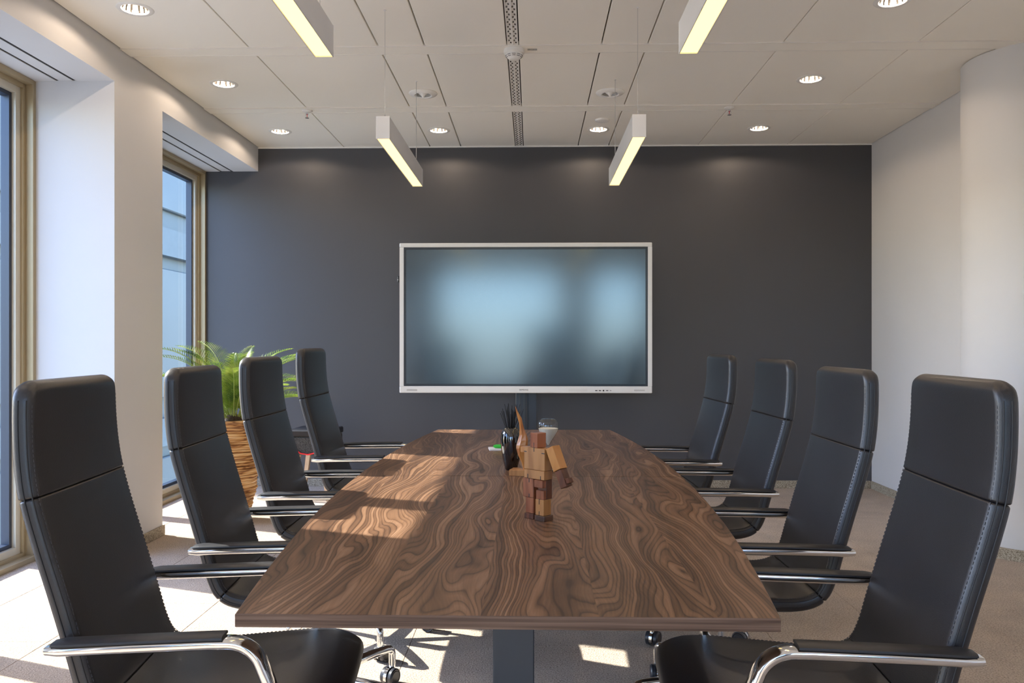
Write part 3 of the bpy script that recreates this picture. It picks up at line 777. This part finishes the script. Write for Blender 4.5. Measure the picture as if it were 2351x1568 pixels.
b = MB(); b.box(0.020, 0.088, 0.018, 0.05, 0.02, 1.60, 'stand_blue'); b.box(0.088, 0.098, 0.0, 0.06, 0.02, 1.60, 'black_plastic'); b.build('cable_channel', stn, smooth=False)
b = MB(); b.box(-0.25, 0.25, -0.072, 0.0, 1.15, 1.19, 'stand_blue'); b.box(-0.25, 0.25, -0.072, 0.0, 1.65, 1.69, 'stand_blue'); b.box(-0.06, 0.06, -0.001, 0.06, 1.55, 1.72, 'stand_blue')
b.box(-0.25, -0.21, -0.073, -0.02, 1.05, 1.80, 'stand_blue'); b.box(0.21, 0.25, -0.073, -0.02, 1.05, 1.80, 'stand_blue'); b.build('mounting_bracket', stn, smooth=False)
b = MB(); b.box(-0.30, 0.30, -0.02, 0.08, 0.001, 0.022, 'stand_blue', bev=0.002); b.box(-0.30, -0.24, -0.32, 0.20, 0.001, 0.025, 'stand_blue', bev=0.002); b.box(0.24, 0.30, -0.32, 0.20, 0.001, 0.025, 'stand_blue', bev=0.002); b.build('base', stn, smooth=False)

# ------------------------------------------------------------------ ceiling fixtures
ringm = MB(); ringm.lathe([(0.060, 0.012), (0.062, 0.0), (0.066, -0.004), (0.086, -0.004), (0.090, -0.001), (0.090, 0.0), (0.062, 0.0005)], 'fixture_white', n=40, closed=True); ring_me = ringm.mesh('trim_ring')
rf = MB(); rf.lathe([(0.060, 0.002), (0.058, 0.02), (0.050, 0.045), (0.036, 0.065), (0.018, 0.075), (0.0, 0.078)], 'reflector_metal', n=56, rad=lambda a, z: 1+0.025*math.cos(14*a), cap=False); ref_me = rf.mesh('reflector', angle=15)
bm_ = MB(); bm_.lathe([(0.0, 0.024), (0.010, 0.026), (0.013, 0.034), (0.010, 0.046), (0.008, 0.07)], 'lamp_filament', n=16); bulb_me = bm_.mesh('bulb')
rod = MB(); rod.tube([(-0.050, 0.0, 0.030), (0.050, 0.0, 0.030)], 0.0018, 'satin_steel', 6); rod_me = rod.mesh('lamp_bridge')
names = {(-2.02, 3): 'recessed downlight in the window-side row nearest the dark wall', (-2.02, 2): 'recessed downlight in the middle of the window-side row', (-2.02, 1): 'recessed downlight at the upper left, nearest the camera on the window side',
         (-0.745, 3): 'recessed downlight left of centre, by the far end of the left pendant', (0.525, 3): 'recessed downlight right of centre, beside the small round ceiling cap',
         (1.79, 3): 'recessed downlight in the column-side row nearest the dark wall', (1.79, 2): 'recessed downlight in the middle of the column-side row', (1.79, 1): 'recessed downlight at the upper right, nearest the camera on the column side'}
lspot = bpy.data.lights.new('downlight_bulb', 'POINT'); lspot.energy = 3.4; lspot.color = (1.0, 0.78, 0.58); lspot.shadow_soft_size = 0.006
for (x, y, r) in DL:
    row = round((y-4.003)/1.167)+1
    if y < 1.2: continue
    side = {-2.02: 'window-side', -0.745: 'left middle', 0.525: 'right middle', 1.79: 'column-side'}[x]
    lab = names.get((x, row), 'recessed downlight in the %s row, %s' % (side, {0: 'just above the top edge of the picture', -1: 'over the near end of the table'}.get(row, 'at the air valves')))
    t = thing('downlight', lab, 'ceiling light', (x, y, ZC), group='recessed ceiling downlights')
    link('trim_ring', ring_me, t); link('reflector', ref_me, t); link('bulb', bulb_me, t); link('lamp_bridge', rod_me, t, rot=(0, 0, 0.5))
    l = bpy.data.objects.new('downlight_bulb', lspot); C.objects.link(l); l.parent = t; l.location = (0, 0, 0.014)
# reflectors lean outwards like adjustable gimbals
for i, (x, y, r) in enumerate(AV):
    t = thing('air_valve', ['round white air valve behind the left pendant wire', 'round white air valve behind the right pendant wire'][i], 'vent', (x, y, ZC), group='round ceiling air valves')
    b = MB(); b.lathe([(0.058, 0.018), (0.056, 0.0), (0.052, -0.012), (0.060, -0.016), (0.092, -0.008), (0.097, -0.002), (0.096, 0.0), (0.060, 0.0)], 'fixture_white', n=48, closed=True); b.build('rim', t)
    b = MB(); b.lathe([(0.0, -0.030), (0.006, -0.026), (0.016, -0.014), (0.030, -0.004), (0.036, 0.004), (0.0, 0.008)], 'fixture_white', n=32); b.build('cone', t)
    b = MB(); b.lathe([(0.0, 0.020), (0.0595, 0.020), (0.0595, 0.0185), (0.0, 0.0185)], 'void_dark', n=32); b.build('throat', t)
t = thing('ceiling_cap', 'small round white ceiling cap by the right-hand far downlight', 'sensor', (0.53, 6.07, ZC))
b = MB(); b.lathe([(0.0, -0.016), (0.040, -0.015), (0.050, -0.011), (0.054, -0.003), (0.054, 0.0), (0.0, 0.0)], 'fixture_white', n=40); b.build('cap', t)
for x, y, z, lab in ((-1.64, 5.765, ZC-0.005, 'small sprinkler head on the ceiling bar left of the pendants'), (1.417, 5.765, ZC-0.005, 'small sprinkler head on the ceiling bar right of the pendants'), (-2.765, 5.16, ZH, 'sprinkler head in the far window soffit')):
    t = thing('sprinkler', lab, 'sprinkler', (x, y, z), group='ceiling sprinkler heads')
    b = MB(); b.lathe([(0.0, -0.012), (0.020, -0.012), (0.036, -0.005), (0.038, 0.0), (0.0, 0.0)], 'fixture_white', n=28); b.build('escutcheon', t)
    b = MB(); b.lathe([(0.010, -0.012), (0.010, -0.024), (0.007, -0.026)], 'chrome', n=14)
    for sx in (-1, 1): b.tube([(sx*0.008, 0, -0.024), (sx*0.012, 0, -0.034), (sx*0.008, 0, -0.046), (0, 0, -0.050)], 0.0016, 'chrome', 6)
    b.lathe([(0.0, -0.050), (0.014, -0.051), (0.015, -0.053), (0.0, -0.053)], 'chrome', n=16)
    b.build('nozzle', t)
    b = MB(); b.lathe([(0.0025, -0.047), (0.0025, -0.026)], 'red_cord', n=8); b.build('bulb', t)
t = thing('smoke_detector', 'white round smoke detector at the middle of the ceiling', 'detector', (-0.105, 4.60, ZC-0.004))
b = MB(); b.lathe([(0.0, 0.0), (0.058, 0.0), (0.060, -0.012), (0.058, -0.024), (0.050, -0.028), (0.050, -0.030), (0.0, -0.030)], 'fixture_white', n=48); b.build('base', t)
b = MB(); b.lathe([(0.0, -0.060), (0.024, -0.060), (0.030, -0.056), (0.044, -0.044), (0.050, -0.036), (0.050, -0.030), (0.0, -0.030)], 'fixture_white', n=48); b.build('sensor_head', t)
b = MB()
for ring_, (r, z) in enumerate(((0.0485, -0.0385), (0.0425, -0.0458))):
    for k in range(10):
        a0 = 2*PI*k/10+0.08; P = [((r+0.0005)*math.cos(a0+j*0.075), (r+0.0005)*math.sin(a0+j*0.075), z) for j in range(7)]
        b.tube(P, 0.0014, 'void_dark', 5)
b.build('vent_slots', t)
t = thing('detector_tag', 'small grey label plate beside the smoke detector', 'label', (0.0, 4.60, ZC-0.0045))
b = MB(); b.box(-0.028, 0.028, -0.012, 0.012, -0.0015, 0.0, 'label_grey', bev=0.0004); b.build('plate', t, smooth=False)

# pendants
def pendant(x, y, label):
    t = thing('linear_pendant', label, 'pendant light', (x, y, 2.264), group='slim linear pendant lights over the table')
    w2, L, h = 0.034, 0.605, 0.113
    b = MB(); th = 0.0035
    b.box(-w2, -w2+th, -L, L, 0, h, 'aluminium', bev=0.0008); b.box(w2-th, w2, -L, L, 0, h, 'aluminium', bev=0.0008); b.box(-w2+th, w2-th, -L, L, h-th, h, 'aluminium')
    for sy in (-1, 1): b.box(-w2-0.0006, w2+0.0006, sy*L-(0.003 if sy < 0 else 0), sy*L+(0.003 if sy > 0 else 0), -0.0008, h+0.0008, 'aluminium', bev=0.0006)
    b.build('housing', t, smooth=False)
    b = MB(); b.box(-w2+th, w2-th, -L+0.001, L-0.001, 0.004, 0.012, 'pendant_glow'); b.build('diffuser', t, smooth=False)
    for sy in (-1, 1):
        q = MB(); q.tube([(0, 0, h+0.02), (0, 0, ZC-2.264)], 0.0011 if sy < 0 else 0.0022, 'satin_steel', 6)
        q.lathe([(0.0045, h), (0.0045, h+0.018), (0.002, h+0.024)], 'satin_steel', n=12)
        q.lathe([(0.0, ZC-2.264-0.004), (0.007, ZC-2.264-0.004), (0.008, ZC-2.264)], 'fixture_white', n=14)
        q.build('suspension_wire', t, loc=(0, sy*(L-0.055), 0))
pendant(-0.752, 4.60, 'far left linear pendant lamp hanging over the far half of the table')
pendant(0.534, 4.60, 'far right linear pendant lamp hanging over the far half of the table')
pendant(-0.750, 2.245, 'near left linear pendant lamp, cut off by the top of the picture')
pendant(0.556, 2.245, 'near right linear pendant lamp, cut off by the top of the picture')

# dark cabinets added at the rear windows, unseen, to darken the screen's reflection
for (x0, x1, h, lab) in ((-2.05, -1.40, 1.36, 'low black cupboard added for the screen reflection, window-side rear corner'), (-0.05, 1.05, 1.62, 'wide black cupboard added for the screen reflection, middle of the rear wall'), (1.75, 2.10, 1.40, 'narrow black cupboard added for the screen reflection, column-side rear corner')):
    t = thing('added_cabinet', lab, 'added_cabinet', ((x0+x1)/2, YB+0.27, 0)); hwd = (x1-x0)/2
    b = MB(); b.box(-hwd, hwd, -0.19, 0.18, 0.03, h, 'black_plastic', bev=0.003); b.box(-hwd+0.02, hwd-0.02, -0.17, 0.16, 0.001, 0.03, 'void_dark'); b.build('body', t, smooth=False)
    nd = 2 if hwd > 0.3 else 1
    for k in range(nd):
        a = -hwd+0.004+k*(2*hwd-0.004)/nd; c_ = a+(2*hwd-0.004)/nd-0.004
        b = MB(); b.box(a, c_, 0.1805, 0.199, 0.036, h-0.006, 'black_plastic', bev=0.002); d = b.build('door', t, smooth=False)
        xh = c_-0.03 if (k == 0) else a+0.03
        b = MB(); b.box(xh-0.006, xh+0.006, 0.1995, 0.222, h*0.55, h*0.55+0.14, 'chrome', bev=0.002); b.build('handle', d, smooth=False)

# ------------------------------------------------------------------ potted palm
PX, PY = -2.09, 5.52
t = thing('plant_pot', 'tall turned wooden planter with stacked ridges beside the far window', 'planter', (PX, PY, 0))
pf = [(0.0, 0.002), (0.092, 0.002)]
z = 0.012; rr_ = random.Random(5)
def prof_r(z):
    P = [(0.0, 0.098), (0.08, 0.120), (0.22, 0.158), (0.36, 0.172), (0.50, 0.168), (0.60, 0.172), (0.70, 0.190)]
    for (a, ra), (b_, rb) in zip(P, P[1:]):
        if z <= b_: return ra+(rb-ra)*(z-a)/(b_-a)
    return P[-1][1]
while z < 0.68:
    h = rr_.uniform(0.014, 0.030); r = prof_r(z+h/2)+rr_.uniform(-0.003, 0.006)
    pf += [(r-0.010, z), (r-0.002, z+h*0.15), (r+0.002, z+h*0.5), (r-0.002, z+h*0.85)]; z += h
pf += [(0.188, 0.692), (0.190, 0.705), (0.180, 0.708), (0.170, 0.703), (0.165, 0.64), (0.0, 0.64)]
b = MB(); b.lathe(pf, 'pot_wood', n=64, rad=lambda a, z: 1+0.018*math.sin(3*a+z*17)+0.012*math.sin(5*a-z*31)); b.build('pot_body', t)
b = MB(); b.lathe([(0.0, 0.655), (0.150, 0.650), (0.168, 0.645), (0.150, 0.64), (0, 0.64)], 'soil', n=32); b.build('soil', t)
pt = thing('cycad_palm', 'green feathery palm growing from the wooden planter', 'plant', (PX, PY, 0.652))
b = MB(); b.lathe([(0.0, -0.004), (0.055, 0.0), (0.062, 0.04), (0.045, 0.08), (0.0, 0.095)], 'soil', n=20); b.build('trunk', pt)
def frond(L, droop, seed):
    rn = random.Random(seed); b = MB(); P = []; K = 22
    for k in range(K+1):
        s = k/K; P.append(Vector((L*s*(1-0.12*s*s), 0, L*(0.0+0.10*s-droop*s*s*s))))
    b.tube(P, [0.0045*(1-0.8*k/K) for k in range(K+1)], 'rachis', 5)
    M_ = 40
    for j in range(M_):
        s = 0.14+0.85*j/(M_-1); i = min(K-1, int(s*K)); p = P[i].lerp(P[i+1], s*K-i); tg = (P[i+1]-P[i]).normalized(); up = Vector((-tg.z, 0, tg.x))
        ll = L*0.21*math.sin(PI*(0.18+0.80*s))**0.7*rn.uniform(0.9, 1.08)
        for sg in (-1, 1):
            d = (Vector((0, sg, 0))*0.80+tg*(0.38+0.5*s)+up*0.30).normalized(); q = p+d*ll*0.5+up*0.004; e = p+d*ll-up*ll*0.14
            wv = tg*0.0034; b.add([p-wv*0.6, p+wv*0.6, q+wv, q-wv, e], [(0, 1, 2, 3), (3, 2, 4)], 'palm_leaf')
    return b.mesh('frond', angle=60)
fr_m = [frond(0.62, 0.30, 1), frond(0.54, 0.22, 2), frond(0.66, 0.40, 3), frond(0.76, 0.42, 4)]
rn = random.Random(3)
extra = [(188, 64, 1.0), (176, 58, 1.0), (160, 66, 1.0), (143, 72, 0.97), (4, 62, 0.95), (24, 58, 0.98), (40, 70, 0.9), (-22, 52, 0.8), (205, 74, 0.85), (-60, 76, 0.7), (-95, 78, 0.68)]
for k in range(26+len(extra)):
    az = k*2.39996+0.3; el = math.radians([24, 38, 54, 74][k % 4]+rn.uniform(-8, 8))
    if k % 4 == 0: el = math.radians(rn.uniform(16, 34))
    L_ = rn.uniform(0.85, 1.12)
    # keep fronds clear of the window wall
    if math.cos(az) < 0.3 and math.sin(az) < -0.3: L_ *= 0.66
    if k >= 26: az, el, L_ = math.radians(extra[k-26][0]), math.radians(extra[k-26][1]), extra[k-26][2]
    o = link('frond', fr_m[3 if k >= 26 else k % 3], pt, (0.03*math.cos(az), 0.03*math.sin(az), 0.05), (rn.uniform(-0.25, 0.25), -el, az), (L_,)*3)

# ------------------------------------------------------------------ felt stool in the far corner
t = thing('stool', 'grey felt stool on pale wooden legs by the dark wall, with a red cord', 'stool', (-1.74, 6.36, 0), rz=math.radians(-4))
b = MB(); b.box(-0.17, 0.17, -0.17, 0.17, 0.36, 0.505, 'felt', bev=0.012); b.build('felt_drape', t, smooth=False)
b = MB(); b.box(-0.175, 0.175, -0.175, 0.175, 0.505, 0.555, 'black_plastic', bev=0.008); b.build('seat', t, smooth=False)
b = MB(); b.tube([(0.175, -0.176, 0.49), (0.14, -0.178, 0.455), (0.10, -0.179, 0.41), (0.05, -0.179, 0.378), (0.0, -0.178, 0.366), (-0.06, -0.178, 0.375), (-0.13, -0.178, 0.42)], 0.0055, 'red_cord', 8); b.build('red_cord', t)
for sx in (-1, 1):
    for sy in (-1, 1):
        b = MB()
        p0 = Vector((sx*0.095, sy*0.12, 0.37)); p1 = Vector((sx*0.155, sy*0.155, 0.001)); rg = []
        for p, q in ((p1, 0.013), (p0, 0.018)): rg.append([(p.x+a*q, p.y+c_*q, p.z) for a, c_ in ((-1, -1), (1, -1), (1, 1), (-1, 1))])
        b.rings(rg, 'pale_wood'); b.build('leg', t, smooth=False)
# ------------------------------------------------------------------ things on the table
t = thing('reed_vase', 'glossy black vase on the table, left of the wooden robot', 'vase', (-0.082, 3.105, ZT))
b = MB(); b.lathe([(0.0, 0.0), (0.020, 0.0), (0.024, 0.004), (0.034, 0.045), (0.0405, 0.090), (0.0420, 0.120), (0.0395, 0.142), (0.031, 0.158), (0.022, 0.165), (0.018, 0.166), (0.017, 0.160), (0.030, 0.140), (0.0, 0.120)], 'black_gloss', n=48); b.build('vase_body', t)
rn = random.Random(8); tp = bpy.data.objects.new('black_reeds', None); C.objects.link(tp); tp.location = (-0.082, 3.105, ZT+0.13)
tag(tp, 'bundle of thin black reed sticks standing in the black vase', 'reeds')
for k in range(34):
    a = rn.uniform(0, 2*PI); rr2 = rn.uniform(0, 0.012); lean = rn.uniform(0.02, 0.36); L_ = rn.uniform(0.095, 0.13)
    p0 = Vector((rr2*math.cos(a), rr2*math.sin(a), 0)); d = Vector((math.cos(a)*math.sin(lean), math.sin(a)*math.sin(lean)*0.7, math.cos(lean)))
    b = MB(); b.tube([p0, p0+d*L_], 0.0013, 'stick_black', 6); b.build('reed', tp)
# notepad and green marker
t = thing('notepad', 'small white notepad behind the black vase', 'notepad', (-0.150, 3.70, ZT), rz=0.12)
b = MB(); b.box(-0.052, 0.052, -0.038, 0.038, 0.0, 0.008, 'paper', bev=0.0008); b.build('page_block', t, smooth=False)
t = thing('marker_pen', 'green marker pen lying on the white notepad', 'pen', (-0.135, 3.685, ZT+0.0175), rz=0.12)
b = MB(); b.lathe([(0.0, -0.045), (0.004, -0.045), (0.0085, -0.036), (0.009, 0.008), (0.0, 0.008)], 'marker_green', n=16, axis='x'); b.build('cap', t)
b = MB(); b.lathe([(0.0, 0.008), (0.008, 0.008), (0.008, 0.060), (0.0, 0.060)], 'marker_white', n=16, axis='x'); b.build('barrel', t)

# carved wooden sculpture: twisted blade shape on a small block
t = thing('wooden_sculpture', 'carved orange wood sculpture with a slender raised tip, behind the wooden robot', 'sculpture', (-0.040, 2.985, ZT))
b = MB(); b.box(-0.040, 0.030, -0.03, 0.03, 0.0, 0.022, 'robot_light', bev=0.001, M=Matrix.Rotation(-0.25, 4, 'Z')); b.build('base_block', t, smooth=False)
#  z, cx, half-width, half-depth, twist
PR = [(0.020, 0.010, 0.004, 0.004, 0), (0.045, 0.007, 0.007, 0.006, 0.1), (0.075, 0.000, 0.015, 0.010, 0.2), (0.100, -0.001, 0.021, 0.014, 0.3), (0.112, 0.001, 0.0225, 0.016, 0.35), (0.130, 0.004, 0.0205, 0.015, 0.45), (0.150, 0.005, 0.0150, 0.012, 0.6), (0.172, 0.001, 0.0100, 0.009, 0.8), (0.195, -0.003, 0.0080, 0.008, 1.0), (0.212, -0.007, 0.0090, 0.007, 1.2), (0.228, -0.014, 0.0055, 0.005, 1.4), (0.243, -0.019, 0.0028, 0.003, 1.5), (0.256, -0.023, 0.0010, 0.001, 1.6)]
rg = []
for z, cx, a, d, tw in PR:
    rg.append([(cx+a*math.cos(q)*(1 if k % 2 == 0 else 0.92), d*math.sin(q), z) for k, q in enumerate([2*PI*j/6+tw*0.5 for j in range(6)])])
b = MB(); b.rings(rg, 'robot_orange'); b.build('carved_body', t, smooth=False)

# hourglass
t = thing('hourglass', 'ribbed glass hourglass with cream sand behind the wooden robot', 'hourglass', (0.0615, 3.085, ZT))
rib = lambda a, z: 1+0.022*math.cos(16*a)
R_ = 0.040
up = [(0.0055, 0.098), (0.0065, 0.104), (0.014, 0.116), (0.026, 0.134), (0.036, 0.152), (0.040, 0.167), (0.0395, 0.182), (0.034, 0.194), (0.026, 0.200), (0.014, 0.201), (0.0, 0.2015)]
dn = [(0.0, 0.0015), (0.022, 0.001), (0.034, 0.006), (0.0395, 0.018), (0.040, 0.033), (0.036, 0.048), (0.026, 0.064), (0.014, 0.084), (0.0065, 0.095), (0.0055, 0.098)]
b = MB(); b.lathe(dn+up[1:], 'clear_glass', n=96, rad=rib); b.build('glass_bulbs', t)
b = MB(); b.lathe([(0.0035, 0.100), (0.012, 0.117), (0.024, 0.1345), (0.034, 0.1525), (0.0375, 0.1645), (0.02, 0.1635), (0.0, 0.163)], 'sand', n=48, rad=rib); b.build('sand', t)
b = MB(); b.lathe([(0.0, 0.003), (0.020, 0.003), (0.030, 0.008), (0.028, 0.012), (0.0, 0.024)], 'sand', n=32); b.build('sand', t)

# wooden robot: local frame, front faces -Y, right arm (screen right) bent
RZ = math.radians(-43)
t = thing('wooden_robot', 'jointed wooden block robot figure standing on the table', 'figurine', (0.0165, 2.235, ZT), rz=RZ)
def blk(name, mat, x0, x1, y0, y1, z0, z1, M=None, slots=()):
    b = MB(); b.box(x0, x1, y0, y1, z0, z1, mat, bev=0.0009, M=M)
    for (sx0, sx1, sz0, sz1) in slots: b.box(sx0, sx1, y0-0.0004, y0+0.004, sz0, sz1, 'ink', M=M)
    return b.build(name, t, smooth=False)
blk('head', 'robot_mid', -0.0160, 0.0160, -0.0160, 0.0160, 0.2012, 0.2420, slots=[(0.000, 0.0022, 0.2013, 0.2150)], M=Matrix.Rotation(math.radians(-10), 4, 'Z'))
blk('torso', 'robot_light', -0.039, 0.039, -0.0165, 0.0165, 0.1392, 0.2005, slots=[(-0.002, 0.0004, 0.190, 0.2006), (-0.0385, -0.029, 0.1865, 0.1890), (0.028, 0.0388, 0.1865, 0.1890)])
blk('waist', 'robot_light', -0.037, 0.039, -0.0180, 0.0165, 0.1140, 0.1385, slots=[(-0.024, -0.0215, 0.1141, 0.126), (0.024, 0.0265, 0.1141, 0.1245)])
blk('thigh', 'robot_mid', -0.045, -0.004, -0.0150, 0.0160, 0.0600, 0.1135, slots=[(-0.022, -0.0195, 0.102, 0.1136), (-0.022, -0.0195, 0.0601, 0.070)])
blk('thigh', 'robot_mid', 0.006, 0.038, -0.0240, -0.008, 0.0930, 0.1130)
blk('thigh', 'robot_dark', 0.006, 0.038, -0.0075, 0.0160, 0.0600, 0.1135)
blk('knee', 'robot_mid', 0.009, 0.038, -0.0190, -0.0080, 0.0600, 0.0850)
blk('shin', 'robot_mid', -0.035, -0.005, -0.0140, 0.0150, 0.0155, 0.0595)
blk('shin', 'robot_light', 0.007, 0.038, -0.0190, 0.0120, 0.0155, 0.0595, slots=[(0.020, 0.0222, 0.046, 0.0596), (0.020, 0.0222, 0.0156, 0.027)])
blk('foot', 'robot_dark', -0.037, -0.003, -0.0170, 0.0170, 0.0, 0.0150)
blk('foot', 'robot_foot', 0.005, 0.042, -0.0210, 0.0160, 0.0, 0.0150)
blk('shoulder', 'robot_orange', -0.058, -0.0395, -0.0120, 0.0120, 0.1830, 0.1990)
Ma = Matrix.Translation((0.0420, 0.002, 0.194)) @ Matrix.Rotation(math.radians(-26), 4, 'Y')
blk('upper_arm', 'robot_orange', 0.0, 0.028, -0.0150, 0.0150, -0.060, 0.006, M=Ma)
blk('forearm', 'robot_dark', 0.003, 0.026, -0.0130, 0.0130, -0.110, -0.061, M=Ma)
blk('hand', 'robot_dark', 0.0265, 0.036, -0.0100, 0.0100, -0.104, -0.090, M=Ma)
bpy.context.view_layer.update()
